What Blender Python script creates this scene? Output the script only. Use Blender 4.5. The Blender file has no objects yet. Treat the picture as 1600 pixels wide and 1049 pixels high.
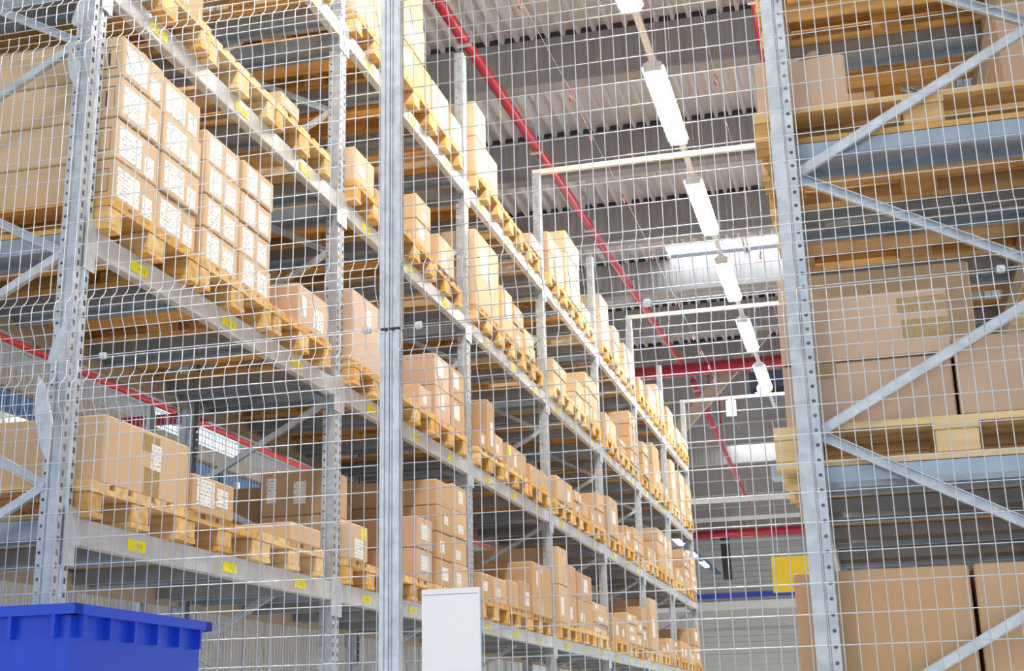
import bpy, bmesh, math, random
from mathutils import Matrix, Vector
random.seed(7)
sc = bpy.context.scene
COL = sc.collection
EYE = 1.6                      # camera height; every z below is measured from the floor

# ------------------------------------------------------------------ camera
R = ((0.967663837957567, 0.09589625816648016, 0.23330367416502368),
     (0.25116490160403393, -0.28087207907406625, -0.9262975048000762),
     (-0.023299976640925927, 0.9549422929508774, -0.2958755282585114))
cd = bpy.data.cameras.new('camera'); cam = bpy.data.objects.new('camera', cd); COL.objects.link(cam)
cd.sensor_width = 36.0; cd.lens = 2149.57 * 36 / 1600
cd.shift_y = -50.5 / 1600
cd.clip_start = 0.05; cd.clip_end = 300
M = Matrix(R).to_4x4(); M.translation = Vector((0, 0, EYE)); cam.matrix_world = M
sc.camera = cam

# ------------------------------------------------------------------ daylight and exposure
w = bpy.data.worlds.new('world'); sc.world = w; w.use_nodes = True
bg = w.node_tree.nodes['Background']; bg.inputs[0].default_value = (0.80, 0.90, 1.0, 1); bg.inputs[1].default_value = .85
sc.view_settings.view_transform = 'Standard'; sc.view_settings.look = 'None'
sc.view_settings.exposure = 0.66; sc.view_settings.gamma = 1.0; sc.view_settings.use_curve_mapping = False
LAMP = 85.0                    # emission of the luminaires
SKYLIGHT = 6.0
def lamp_light(name, loc, size, energy, color=(1, .97, .92), rot=(0, 0, 0)):
    l = bpy.data.lights.new(name, 'AREA'); l.shape = 'RECTANGLE'; l.size, l.size_y = size; l.energy = energy; l.color = color
    o = bpy.data.objects.new(name, l); o.location = loc; o.rotation_euler = rot; COL.objects.link(o); return o

# ------------------------------------------------------------------ materials
MATS = {}
def new_mat(name):
    m = bpy.data.materials.new(name); m.use_nodes = True; nt = m.node_tree
    for n in list(nt.nodes):
        if n.type != 'OUTPUT_MATERIAL' and n.type != 'BSDF_PRINCIPLED': nt.nodes.remove(n)
    MATS[name] = m
    return m, nt, nt.nodes['Principled BSDF']
def node(nt, t, **kw):
    n = nt.nodes.new(t)
    for k, v in kw.items(): setattr(n, k, v)
    return n
def link(nt, a, b): nt.links.new(a, b)
def plain(name, col, rough=.6, metal=0.0, noise=0.0, scale=8.0):
    m, nt, b = new_mat(name)
    b.inputs['Base Color'].default_value = (*col, 1); b.inputs['Roughness'].default_value = rough; b.inputs['Metallic'].default_value = metal
    if noise:
        tc = node(nt, 'ShaderNodeTexCoord'); nz = node(nt, 'ShaderNodeTexNoise'); nz.inputs['Scale'].default_value = scale; nz.inputs['Detail'].default_value = 4
        link(nt, tc.outputs['Object'], nz.inputs['Vector'])
        cr = node(nt, 'ShaderNodeValToRGB'); e = cr.color_ramp.elements
        e[0].position = .3; e[1].position = .7
        e[0].color = (*[c * (1 - noise) for c in col], 1); e[1].color = (*[min(1, c * (1 + noise)) for c in col], 1)
        link(nt, nz.outputs['Fac'], cr.inputs['Fac']); link(nt, cr.outputs['Color'], b.inputs['Base Color'])
    return m
def emit(name, col, s):
    m, nt, b = new_mat(name)
    b.inputs['Base Color'].default_value = (*col, 1); b.inputs['Emission Color'].default_value = (*col, 1); b.inputs['Emission Strength'].default_value = s
    return m
def random_tint(name, cols, rough, noise_scale=(3, 3, 3), amount=.12, bump=0):
    """colour picked per object from a ramp, with streaky noise on top"""
    m, nt, b = new_mat(name)
    oi = node(nt, 'ShaderNodeObjectInfo'); cr = node(nt, 'ShaderNodeValToRGB'); e = cr.color_ramp.elements
    e[0].color = (*cols[0], 1); e[1].color = (*cols[-1], 1)
    for i, c in enumerate(cols[1:-1]):
        k = e.new((i + 1) / (len(cols) - 1)); k.color = (*c, 1)
    link(nt, oi.outputs['Random'], cr.inputs['Fac'])
    tc = node(nt, 'ShaderNodeTexCoord'); mp = node(nt, 'ShaderNodeMapping'); mp.inputs['Scale'].default_value = noise_scale
    nz = node(nt, 'ShaderNodeTexNoise'); nz.inputs['Scale'].default_value = 1; nz.inputs['Detail'].default_value = 5
    ad = node(nt, 'ShaderNodeVectorMath', operation='ADD'); sc3 = node(nt, 'ShaderNodeVectorMath', operation='SCALE'); sc3.inputs['Scale'].default_value = 17
    cb = node(nt, 'ShaderNodeCombineXYZ'); link(nt, oi.outputs['Random'], cb.inputs[0]); link(nt, oi.outputs['Random'], cb.inputs[2])
    link(nt, cb.outputs[0], sc3.inputs[0]); link(nt, tc.outputs['Object'], ad.inputs[0]); link(nt, sc3.outputs[0], ad.inputs[1])
    link(nt, ad.outputs[0], mp.inputs['Vector']); link(nt, mp.outputs[0], nz.inputs['Vector'])
    mr = node(nt, 'ShaderNodeMapRange'); mr.inputs['From Min'].default_value = .3; mr.inputs['From Max'].default_value = .7
    mr.inputs['To Min'].default_value = 1 - amount; mr.inputs['To Max'].default_value = 1 + amount
    link(nt, nz.outputs['Fac'], mr.inputs['Value'])
    vm = node(nt, 'ShaderNodeVectorMath', operation='SCALE'); link(nt, cr.outputs['Color'], vm.inputs[0]); link(nt, mr.outputs[0], vm.inputs['Scale'])
    link(nt, vm.outputs[0], b.inputs['Base Color']); b.inputs['Roughness'].default_value = rough
    if bump:
        bp = node(nt, 'ShaderNodeBump'); bp.inputs['Strength'].default_value = bump; bp.inputs['Distance'].default_value = .01
        link(nt, nz.outputs['Fac'], bp.inputs['Height']); link(nt, bp.outputs[0], b.inputs['Normal'])
    return m
CARD = random_tint('cardboard', [(.55, .36, .20), (.60, .41, .25), (.50, .31, .165), (.58, .38, .22)], .75, (1.5, 1.5, 3), .06)
CARDLIGHT = random_tint('pale cardboard', [(.66, .48, .31), (.62, .44, .275), (.68, .51, .35)], .75, (1.5, 1.5, 3), .06)
PINKCARD = random_tint('wrapped cardboard', [(.58, .40, .29), (.62, .43, .31)], .35, (2, 2, 2), .10)
WOOD = random_tint('pallet wood', [(.70, .42, .13), (.62, .35, .10), (.76, .52, .24), (.55, .32, .10)], .8, (2.2, 22, 22), .26, .15)
WOODPALE = random_tint('new pallet wood', [(.78, .58, .33), (.74, .54, .29)], .8, (2.2, 22, 22), .16, .1)
STEEL = plain('galvanised steel', (.60, .65, .71), .42, .55, .14, 22)
STEELDARK = plain('galvanised beam steel', (.62, .65, .69), .45, .35, .10, 14)
STEELBAR = plain('blue grey galvanised bar', (.36, .43, .52), .4, .6, .12, 10)
WHITESTEEL = plain('light steel', (.74, .75, .75), .5, .25, .05, 12)
WIRE = plain('zinc wire', (.68, .72, .79), .4, .4)
YELLOW = plain('yellow label film', (.93, .86, .01), .5)
TAPE = plain('brown packing tape', (.42, .29, .13), .18, 0, .15, 60)
PALETAPE = plain('clear packing tape', (.60, .48, .33), .15)
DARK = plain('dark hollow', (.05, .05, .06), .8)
RED = plain('red pipe paint', (.42, .02, .045), .35)
BRIGHTRED = plain('bright red paint', (.75, .05, .05), .4)
CREAM = plain('cream painted steel', (.74, .71, .62), .5)
DECKM = plain('roof deck metal', (.66, .65, .69), .55, .1)
CLAD = plain('roof beam cladding', (.31, .305, .31), .6, .1)
BLUE = plain('blue plastic', (.01, .06, .62), .35)
BLUESTEEL = plain('blue steel', (.05, .16, .42), .4)
WHITEPAPER = plain('white paper', (.86, .87, .90), .5)
BLACKINK = plain('black ink', (.06, .05, .05), .6)
BROWNINK = plain('brown ink', (.25, .13, .06), .7)
ORANGE = plain('orange label film', (.85, .16, .03), .5)
FLOORM = plain('floor screed', (.86, .80, .70), .35, 0, .05, 1.5)
WALLM = plain('wall panel', (.52, .53, .55), .6)
WHITEWALL = plain('white wall panel', (.80, .82, .84), .55)
GREYUNIT = plain('grey blue housing', (.10, .12, .20), .5)
PALEUNIT = plain('pale blue housing', (.42, .55, .68), .4)
SIGNYEL = plain('yellow sign board', (.60, .42, .015), .6)
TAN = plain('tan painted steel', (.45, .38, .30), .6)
TUBE = emit('lamp diffuser', (1, .93, .80), LAMP)
SKYPANE = emit('skylight pane', (.93, .97, 1), SKYLIGHT)
WINPANE = emit('window pane daylight', (.72, .86, 1), .75)
def label_mat():
    """white shipping label: printed lines and blocks"""
    m, nt, b = new_mat('printed shipping label')
    tc = node(nt, 'ShaderNodeTexCoord'); oi = node(nt, 'ShaderNodeObjectInfo')
    sx = node(nt, 'ShaderNodeSeparateXYZ'); link(nt, tc.outputs['Object'], sx.inputs[0])
    cb = node(nt, 'ShaderNodeCombineXYZ'); s = node(nt, 'ShaderNodeMath', operation='ADD'); link(nt, sx.outputs[0], s.inputs[0]); link(nt, sx.outputs[1], s.inputs[1])
    s2 = node(nt, 'ShaderNodeMath', operation='MULTIPLY_ADD'); link(nt, oi.outputs['Random'], s2.inputs[0]); s2.inputs[1].default_value = 9; link(nt, s.outputs[0], s2.inputs[2])
    link(nt, s2.outputs[0], cb.inputs[0]); link(nt, sx.outputs[2], cb.inputs[1])
    br = node(nt, 'ShaderNodeTexBrick'); link(nt, cb.outputs[0], br.inputs['Vector'])
    br.inputs['Scale'].default_value = 30; br.inputs['Brick Width'].default_value = 1.1; br.inputs['Row Height'].default_value = .55; br.inputs['Mortar Size'].default_value = .17
    br.inputs['Color1'].default_value = (0, 0, 0, 1); br.inputs['Color2'].default_value = (1, 1, 1, 1); br.inputs['Mortar'].default_value = (1, 1, 1, 1); br.inputs['Bias'].default_value = -.1
    mx = node(nt, 'ShaderNodeMapRange'); link(nt, br.outputs['Color'], mx.inputs['Value']); mx.inputs['To Min'].default_value = .42; mx.inputs['To Max'].default_value = .9
    link(nt, mx.outputs[0], b.inputs['Base Color']); b.inputs['Roughness'].default_value = .4
    return m
LABEL = label_mat()
def perforated():
    """post steel with punched slots on the aisle face (normal x) and round holes on the side faces (normal y)"""
    m, nt, b = new_mat('perforated galvanised steel')
    b.inputs['Metallic'].default_value = .5; b.inputs['Roughness'].default_value = .42
    tc = node(nt, 'ShaderNodeTexCoord'); nz = node(nt, 'ShaderNodeTexNoise'); nz.inputs['Scale'].default_value = 16; nz.inputs['Detail'].default_value = 4
    link(nt, tc.outputs['Object'], nz.inputs['Vector']); cr = node(nt, 'ShaderNodeValToRGB'); cr.color_ramp.elements[0].position = .35; cr.color_ramp.elements[1].position = .65
    cr.color_ramp.elements[0].color = (.44, .49, .56, 1); cr.color_ramp.elements[1].color = (.60, .65, .71, 1); link(nt, nz.outputs['Fac'], cr.inputs['Fac']); link(nt, cr.outputs['Color'], b.inputs['Base Color']); s = node(nt, 'ShaderNodeSeparateXYZ'); link(nt, tc.outputs['Object'], s.inputs[0])
    def mth(op, a, b_=None, c=None):
        n = node(nt, 'ShaderNodeMath', operation=op)
        for i, v in enumerate((a, b_, c)):
            if v is None: continue
            if isinstance(v, (int, float)): n.inputs[i].default_value = v
            else: link(nt, v, n.inputs[i])
        return n.outputs[0]
    X, Y, Z = s.outputs
    fz = mth('ABSOLUTE', mth('SUBTRACT', mth('FRACT', mth('DIVIDE', Z, .05)), .5))
    ay = mth('ABSOLUTE', Y)
    slot = mth('MULTIPLY', mth('LESS_THAN', fz, .24), mth('LESS_THAN', mth('ABSOLUTE', mth('SUBTRACT', ay, .033)), .0075))
    slot = mth('MULTIPLY', slot, mth('GREATER_THAN', X, -.003))
    dz = mth('MULTIPLY', fz, .05); dx = mth('ABSOLUTE', mth('ADD', X, .064))
    rad = mth('SQRT', mth('ADD', mth('MULTIPLY', dz, dz), mth('MULTIPLY', dx, dx)))
    hole = mth('MULTIPLY', mth('LESS_THAN', rad, .0065), mth('GREATER_THAN', ay, .046))
    mask = mth('MAXIMUM', slot, hole)
    tr = node(nt, 'ShaderNodeBsdfTransparent'); mix = node(nt, 'ShaderNodeMixShader'); link(nt, mask, mix.inputs[0])
    link(nt, b.outputs[0], mix.inputs[1]); link(nt, tr.outputs[0], mix.inputs[2]); link(nt, mix.outputs[0], nt.nodes['Material Output'].inputs['Surface'])
    return m
PERF = perforated()

# ------------------------------------------------------------------ mesh helpers
class MB:
    def __init__(s): s.v = []; s.f = []
    def box(s, x0, x1, y0, y1, z0, z1):
        n = len(s.v); s.v += [(x0, y0, z0), (x1, y0, z0), (x1, y1, z0), (x0, y1, z0), (x0, y0, z1), (x1, y0, z1), (x1, y1, z1), (x0, y1, z1)]
        s.f += [tuple(n + i for i in q) for q in ((0, 3, 2, 1), (4, 5, 6, 7), (0, 1, 5, 4), (1, 2, 6, 5), (2, 3, 7, 6), (3, 0, 4, 7))]; return s
    def cham(s, x0, x1, y0, y1, z0, z1, c):
        """box with its vertical and top edges chamfered by c"""
        n = len(s.v)
        def ring(z, i): 
            a, b_, p, q = x0 + i, x1 - i, y0 + i, y1 - i
            return [(a + c, p, z), (b_ - c, p, z), (b_, p + c, z), (b_, q - c, z), (b_ - c, q, z), (a + c, q, z), (a, q - c, z), (a, p + c, z)]
        s.v += ring(z0, c) + ring(z0 + c, 0) + ring(z1 - c, 0) + ring(z1, c)
        for r in range(3):
            for k in range(8):
                a = n + r * 8 + k; b_ = n + r * 8 + (k + 1) % 8; s.f.append((a, b_, b_ + 8, a + 8))
        s.f.append(tuple(n + 7 - k for k in range(8))); s.f.append(tuple(n + 24 + k for k in range(8))); return s
    def tube(s, pts, r, sides=6, closed=True):
        pts = [Vector(p) for p in pts]; n0 = len(s.v)
        for i, p in enumerate(pts):
            d = (pts[min(i + 1, len(pts) - 1)] - pts[max(i - 1, 0)]).normalized()
            up = Vector((0, 0, 1)) if abs(d.z) < .9 else Vector((1, 0, 0))
            a = d.cross(up).normalized(); b_ = a.cross(d).normalized()
            for k in range(sides):
                t = 2 * math.pi * k / sides; s.v.append(tuple(p + a * math.cos(t) * r + b_ * math.sin(t) * r))
        for i in range(len(pts) - 1):
            for k in range(sides):
                a = n0 + i * sides + k; b_ = n0 + i * sides + (k + 1) % sides; s.f.append((a, b_, b_ + sides, a + sides))
        if closed:
            s.f.append(tuple(n0 + k for k in reversed(range(sides)))); e = n0 + (len(pts) - 1) * sides; s.f.append(tuple(e + k for k in range(sides)))
        return s
    def prism(s, outline, axis, a0, a1, closed=True):
        """outline: 2D points in the two other axes; extruded along axis from a0 to a1"""
        n = len(s.v); k = len(outline)
        def P(u, v, t): return {'x': (t, u, v), 'y': (u, t, v), 'z': (u, v, t)}[axis]
        s.v += [P(u, v, a0) for u, v in outline] + [P(u, v, a1) for u, v in outline]
        for i in range(k if closed else k - 1):
            j = (i + 1) % k; s.f.append((n + i, n + j, n + k + j, n + k + i))
        if closed: s.f.append(tuple(n + i for i in reversed(range(k)))); s.f.append(tuple(n + k + i for i in range(k)))
        return s
    def beam(s, p, q, w_, h_, up=(0, 0, 1)):
        """rectangular bar from p to q"""
        p, q = Vector(p), Vector(q); d = (q - p).normalized(); a = d.cross(Vector(up)).normalized() * w_ / 2; b_ = a.cross(d).normalized() * h_ / 2
        n = len(s.v)
        for o in (p, q): s.v += [tuple(o + a + b_), tuple(o - a + b_), tuple(o - a - b_), tuple(o + a - b_)]
        for k in range(4): s.f.append((n + k, n + (k + 1) % 4, n + 4 + (k + 1) % 4, n + 4 + k))
        s.f += [(n + 3, n + 2, n + 1, n), (n + 4, n + 5, n + 6, n + 7)]; return s
    def mesh(s, name, m):
        me = bpy.data.meshes.new(name); me.from_pydata(s.v, [], s.f); me.materials.append(m); me.update()
        b_ = bmesh.new(); b_.from_mesh(me); bmesh.ops.recalc_face_normals(b_, faces=b_.faces); b_.to_mesh(me); b_.free()
        return me
def obj(name, mb, m, parent=None, loc=(0, 0, 0), smooth=False, solid=0):
    me = mb.mesh(name, m) if isinstance(mb, MB) else mb
    o = bpy.data.objects.new(name, me); COL.objects.link(o); o.location = loc
    if parent: o.parent = parent
    if smooth:
        for p in me.polygons: p.use_smooth = True
    if solid:
        md = o.modifiers.new('thickness', 'SOLIDIFY'); md.thickness = solid
    return o
def tag(o, label=None, cat=None, group=None, kind=None):
    if label: o['label'] = label
    if cat: o['category'] = cat
    if group: o['group'] = group
    if kind: o['kind'] = kind
    return o
def root(name, loc, label, cat, group=None):
    o = bpy.data.objects.new(name, None); o.empty_display_size = .1; COL.objects.link(o); o.location = loc
    return tag(o, label, cat, group)
def struct(name, mb, m, **kw):
    o = obj(name, mb, m, **kw); o['kind'] = 'structure'; return o
def dup(src, loc, label=None, group=None):
    c = src.copy(); COL.objects.link(c); c.location = loc
    if label: c['label'] = label
    if group: c['group'] = group
    for ch in src.children:
        d = ch.copy(); COL.objects.link(d); d.parent = c
        for g in ch.children:
            e = g.copy(); COL.objects.link(e); e.parent = d
    return c
ORD = ['first', 'second', 'third', 'fourth', 'fifth', 'sixth', 'seventh', 'eighth', 'ninth']
Z = lambda z: z + EYE

# ------------------------------------------------------------------ dimensions of the two racks
XL, XR = -2.951, -0.192        # aisle faces of the racks
Y0 = 4.704; PITCH = 2.8        # first bay starts at Y0; posts are .1 wide
LEV = {0: Z(-.36), 1: Z(.822), 2: Z(2.004), 3: Z(3.179), 4: Z(4.359)}
NB = 7
TOP = Z(5.55)
DEPTH = 1.0
LEVN = {0: 'ground', 1: 'lowest visible', 2: 'second', 3: 'third', 4: 'top'}
LEVN = {0: 'ground', 1: 'first', 2: 'second', 3: 'third', 4: 'fourth'}

# ------------------------------------------------------------------ the hall
struct('floor', MB().box(-17, 9, -12, 62, -.12, 0), FLOORM)
zr = Z(8.0)
mb = MB(); x = -17.0                                             # trapezoidal roof deck, ribs along the aisle
prof = []
while x < 9:
    prof += [(x, zr + .075), (x + .125, zr + .075), (x + .14, zr), (x + .175, zr)]; x += .19
def deck(y0, y1, xa=-17, xb=9):
    p = [q for q in prof if xa <= q[0] <= xb]
    n = len(mb.v); k = len(p)
    mb.v.extend([(u, y0, v) for u, v in p] + [(u, y1, v) for u, v in p])
    for i in range(k - 1): mb.f.append((n + i, n + i + 1, n + k + i + 1, n + k + i))
deck(-12, 22.66); deck(22.66, 23.42, -17, -2.95); deck(22.66, 23.42, 3.0, 9)
deck(23.42, 39.75); deck(39.75, 40.72, -17, -3.7); deck(39.75, 40.72, 3.0, 9); deck(40.72, 62)
struct('ceiling', mb, DECKM, solid=.004)
for i, (y, xa) in enumerate(((22.66, -2.95), (39.75, -3.7))):
    t = obj('window_%d' % (i + 1), MB().box(xa, 3.0, y, y + (.76 if i == 0 else .97), zr + .16, zr + .18), SKYPANE); t['kind'] = 'structure'
    m2 = MB(); ye = y + (.76 if i == 0 else .97)
    for xx in (xa, xa + 1.35, xa + 1.42, 3.0): m2.box(xx - .02, xx + .02, y, ye, zr - .01, zr + .16)
    m2.box(xa, 3, y - .03, y, zr - .01, zr + .17); m2.box(xa, 3, ye, ye + .03, zr + .02, zr + .17)
    f = obj('window_frame', m2, WHITESTEEL, parent=t)
# roof girders with ribbed cladding on their faces
gi = 0
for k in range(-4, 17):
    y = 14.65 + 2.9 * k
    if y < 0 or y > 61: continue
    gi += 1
    mb = MB(); x = -17.0; pr = []
    while x < 9:
        pr += [(x, y), (x + .06, y), (x + .067, y + .006), (x + .113, y + .006)]; x += .12
    n = len(mb.v); kk = len(pr); mb.v += [(a, b_, zr - .58) for a, b_ in pr] + [(a, b_, zr - .004) for a, b_ in pr]
    for i in range(kk - 1): mb.f.append((n + i, n + i + 1, n + kk + i + 1, n + kk + i))
    mb.box(-17, 9, y - .02, y + .20, zr - .62, zr - .58); mb.box(-17, 9, y + .03, y + .16, zr - .58, zr - .035)
    g_ = struct('ceiling_beam_%d' % gi, mb, CLAD)
    obj('rib_gap_shade', MB().box(-17, 9, y + .012, y + .14, zr - .003, zr + .072), DARK, g_)  # dark strip added as painted shade in the deck rib gaps above the girder
# walls
mb = MB()
for i in range(40): mb.box(-17, 9, 62 - (.03 if i % 2 else 0.0), 62.2, i * .25, i * .25 + .24)
struct('wall_back', mb, WALLM)
struct('trim_1', MB().box(-17, 9, 61.88, 61.97, Z(5.28), Z(5.48)), BLUE)
struct('trim_2', MB().box(-17, 9, 61.7, 61.97, Z(4.75), Z(5.12)), WHITEWALL)
struct('trim_3', MB().box(-17, 9, 61.8, 61.97, Z(4.0), Z(4.75)), WALLM)
struct('wall_left', MB().box(-16.0, -15.8, -12, 62, 0, zr), WALLM)
for i, (ya, yb) in enumerate(((27.9, 29.4), (30.1, 32.7))):
    t = obj('window_%d' % (i + 3), MB().box(-15.79, -15.76, ya, yb, Z(6.62), Z(7.5)), WINPANE); t['kind'] = 'structure'
    m2 = MB()
    for k in range(6): z = Z(6.62 + k * .176); m2.box(-15.76, -15.73, ya, yb, z - .012, z + .012)
    m2.box(-15.8, -15.71, ya - .06, ya, Z(6.56), Z(7.56)); m2.box(-15.8, -15.71, yb, yb + .06, Z(6.56), Z(7.56))
    obj('window_frame', m2, WHITESTEEL, parent=t)
mb = MB()                                                        # low white ribbed partition behind the long rack
for i in range(110): mb.box(-6.12, -6.02 + (.015 if i % 2 else 0), 5 + i * .25, 5 + i * .25 + .245, 0, Z(1.13))
mb.box(-6.15, -5.98, 5, 32.5, Z(1.13), Z(1.19))
struct('wall_partition', mb, WHITEWALL)

# ------------------------------------------------------------------ lamps
def luminaire_proto():
    t = root('ceiling_lamp', (0, 0, 0), '', 'lamp', None)
    obj('lamp_housing', MB().prism([(-.11, 0), (.11, 0), (.05, .06), (-.05, .06)], 'y', -.92, .92), WHITESTEEL, t)
    obj('lamp_diffuser', MB().prism([(-.10, -.002), (-.075, -.055), (.075, -.055), (.10, -.002)], 'y', -.89, .89), TUBE, t)
    for s_ in (-1, 1):
        obj('lamp_end_cap', MB().box(-.09, .09, min(.89 * s_, .92 * s_), max(.89 * s_, .92 * s_), -.05, .04), WHITESTEEL, t)
        obj('lamp_hanger', MB().tube([(0, .6 * s_, .06), (0, .6 * s_, 1.9)], .004, 4), STEEL, t)
    return t
LP = luminaire_proto()
lamp_first = True
def lamp(loc, label, group):
    global lamp_first
    if lamp_first: lamp_first = False; LP.location = loc; LP['label'] = label; LP['group'] = group; return LP
    return dup(LP, loc, label, group)
xa_, za_ = -1.56, Z(6.05)
for i in range(9):
    y = .85 + 3.0 * i
    lamp((xa_, y, za_), 'long bright strip lamp over the aisle, %s along the row' % (ORD + ['tenth', 'eleventh'])[i], 'strip lamps over the aisle')
for i in range(8):
    y = 29 + 3.7 * i
    lamp((-6.3, y, za_), 'bright strip lamp in the far lamp row, %s along it' % ORD[i], 'far lamp row past the long rack')
for i in range(8):
    y = 5.8 + 5.9 * i
    lamp((-15.2, y, za_), 'small bright lamp seen through the long rack, %s in its row' % ORD[i], 'lamps behind the long rack').scale = (1, .35, 1)
rail = obj('lamp_rail', MB().box(-.03, .03, 0, 28, 0, .05), WHITESTEEL, loc=(xa_, -.2, za_ + .06))
tag(rail, 'white straight rail carrying the strip lamps over the aisle', 'rail')
rail = obj('lamp_rail', MB().box(-.12, .12, 0, 34, 0, .06), BLUESTEEL, loc=(-6.3, 26, za_ + .07))
tag(rail, 'blue tray carrying the far lamp row past the long rack', 'rail')
rail = obj('lamp_rail', MB().box(-.03, .03, 0, 52, 0, .05), WHITESTEEL, loc=(-15.2, 2, za_ + .06))
tag(rail, 'thin rail carrying the lamps seen through the long rack', 'rail')

# ------------------------------------------------------------------ pipes and roof fittings
def pipe(name, pts, r, m, label, hang=None):
    t = root(name, pts[0], label, 'pipe'); o = Vector(pts[0])
    obj('pipe_run', MB().tube([Vector(p) - o for p in pts], r, 14), m, t, smooth=True)
    if hang:
        a, b_ = Vector(pts[0]), Vector(pts[-1]); L = (b_ - a).length
        for i in range(int(L / hang) + 1):
            p = a.lerp(b_, min(1, (i * hang + .6) / L)) - o
            m2 = MB().box(p.x - .01, p.x + .01, p.y - .01, p.y + .01, p.z + r, zr - o.z + .03).box(p.x - r - .02, p.x + r + .02, p.y - .02, p.y + .02, p.z - r - .02, p.z - r + .005)
            m2.box(p.x - r - .02, p.x - r, p.y - .015, p.y + .015, p.z - r, p.z + r + .02).box(p.x + r, p.x + r + .02, p.y - .015, p.y + .015, p.z - r, p.z + r + .02)
            obj('pipe_hanger', m2, STEELDARK, t)
    return t
pipe('sprinkler_pipe', [(-3.78, 6, Z(7)), (-3.3, 26.9, Z(7))], .062, RED, 'dark red sprinkler pipe running high above the long rack posts', 3.0)
pipe('sprinkler_pipe', [(-3.27, 28.6, Z(7)), (-3.7, 46, Z(7))], .062, RED, 'red sprinkler pipe beyond the red cross main', 4.0)
pipe('sprinkler_pipe', [(-.57, 6, Z(7)), (-.60, 26.9, Z(7))], .05, RED, 'red sprinkler pipe beside the top of the braced rack post', 3.0)
pipe('sprinkler_main', [(-5.4, 27.5, Z(6.97)), (1.5, 27.5, Z(7.02))], .14, RED, 'thick red main pipe crossing under the roof', 3.0)
pipe('sprinkler_main', [(-9, 53.5, Z(6.98)), (1.5, 53.5, Z(7.0))], .16, RED, 'red main pipe crossing in front of the far wall', 4.0)
pipe('sprinkler_pipe', [(-12.9, 4, Z(6.1)), (-12.9, 52, Z(6.1))], .06, BRIGHTRED, 'bright red pipe seen through the long rack at its rear')
for i, (xx, yy) in enumerate([(-3.0, 29.22), (-3.08, 32.12)]):
    t = root('sprinkler_drop', (xx, yy, zr - .62 - .55), ['red sprinkler drop hanging right after the red cross main', 'red sprinkler drop beside the far red pipe'][i], 'sprinkler')
    obj('drop_pipe', MB().tube([(0, 0, 0), (0, 0, .56)], .018, 6), RED, t); obj('sprinkler_head', MB().tube([(0, 0, -.05), (0, 0, 0)], .04, 8), RED, t)
def bar(name, p, q, w_, h_, m, label, cat):
    o = Vector(p); t = obj(name, MB().beam((0, 0, 0), Vector(q) - o, w_, h_), m, loc=p); return tag(t, label, cat)
pipe('sprinkler_main', [(-12.8, 20, Z(4.98)), (-8.3, 20, Z(4.98))], .09, RED, 'dark red main pipe seen through the long rack over the longest carton', 1.5)
bar('blue_rail', (-13, 4, Z(5.15)), (-13, 30, Z(5.15)), .12, .30, BLUESTEEL, 'blue rail seen through the long rack under the red pipe', 'rail')
bar('tan_beam', (-13, 4, Z(5.5)), (-13, 52, Z(5.5)), .25, .3, TAN, 'tan steel beam above the blue rail behind the long rack', 'beam')
bar('cross_beam', (-9, 42, Z(6.5)), (2, 42, Z(6.5)), .1, .14, WHITESTEEL, 'light cross beam below the second skylight strip', 'beam')
bar('cross_beam', (-9, 50, Z(7.05)), (2, 50, Z(7.05)), .1, .14, WHITESTEEL, 'light cross beam high before the far wall', 'beam')
bar('cross_beam', (-9, 57, Z(7.1)), (2, 57, Z(7.1)), .1, .12, STEEL, 'grey cross beam nearest the far wall', 'beam')
bar('diagonal_strut', (-1.60, 28.2, Z(7.90)), (-3.95, 28.2, Z(5.5)), .14, .26, TAN, 'broad tan diagonal strut behind the last aisle tie', 'strut')
bar('vertical_duct', (-5.7, 58, Z(5.7)), (-5.75, 58, Z(8.0)), .34, .34, DARK, 'dark ribbed vertical duct on the far wall', 'duct')
bar('white_conduit', (-5.9, 56, Z(5.7)), (-5.9, 56, Z(8.075)), .05, .05, WHITESTEEL, 'thin white vertical conduit beside the dark duct', 'conduit')
bar('white_conduit', (-6.25, 56, Z(5.7)), (-6.25, 56, Z(8.075)), .04, .04, WHITESTEEL, 'thin white conduit nearest the long rack end', 'conduit')
t = root('ceiling_heater', (-1.75, 30, Z(7.1)), 'dark blue air heater box under the roof past the last aisle tie', 'heater')
obj('heater_housing', MB().cham(-.42, .42, -.3, .3, -.27, .27, .02), GREYUNIT, t)
obj('heater_grille', MB().box(-.36, .36, -.32, -.30, -.24, -.12), DARK, t)
obj('heater_bracket', MB().box(-.3, -.26, -.02, .02, .27, .85).box(.26, .3, -.02, .02, .27, .85), STEELDARK, t)
t = root('ventilation_unit', (-1.85, 35, Z(6.0)), 'pale blue ventilation unit beside the braced rack post', 'ventilation unit')
obj('unit_housing', MB().cham(-.30, .42, -.3, .3, -.17, .17, .03), PALEUNIT, t)
obj('unit_bracket', MB().tube([(-.1, 0, .17), (-.2, 0, 1.35)], .02, 6), STEELDARK, t)
t = root('hanging_sign', (-2.15, 41.2, Z(3.58)), 'plain yellow square board hanging near the far wall', 'sign')
obj('sign_board', MB().box(-.62, .72, -.02, .02, .02, 1.04), SIGNYEL, t)
obj('sign_hook', MB().box(-.42, -.40, -.01, .01, 1.04, 1.14), BLACKINK, t)
obj('sign_wire', MB().tube([(-.41, 0, 1.1), (-.41, 0, 4.48)], .006, 4), STEELDARK, t)
FL = [(-2.87, 12, 6.98), (-2.78, 14, 6.87), (-2.76, 15, 6.78), (-2.71, 17, 6.72), (-2.65, 19, 6.58), (-2.6, 21, 6.46), (-2.58, 23, 6.41), (-2.57, 24, 6.38), (-2.55, 25, 6.37), (-2.56, 26, 6.34), (-2.56, 27, 6.35)]
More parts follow.
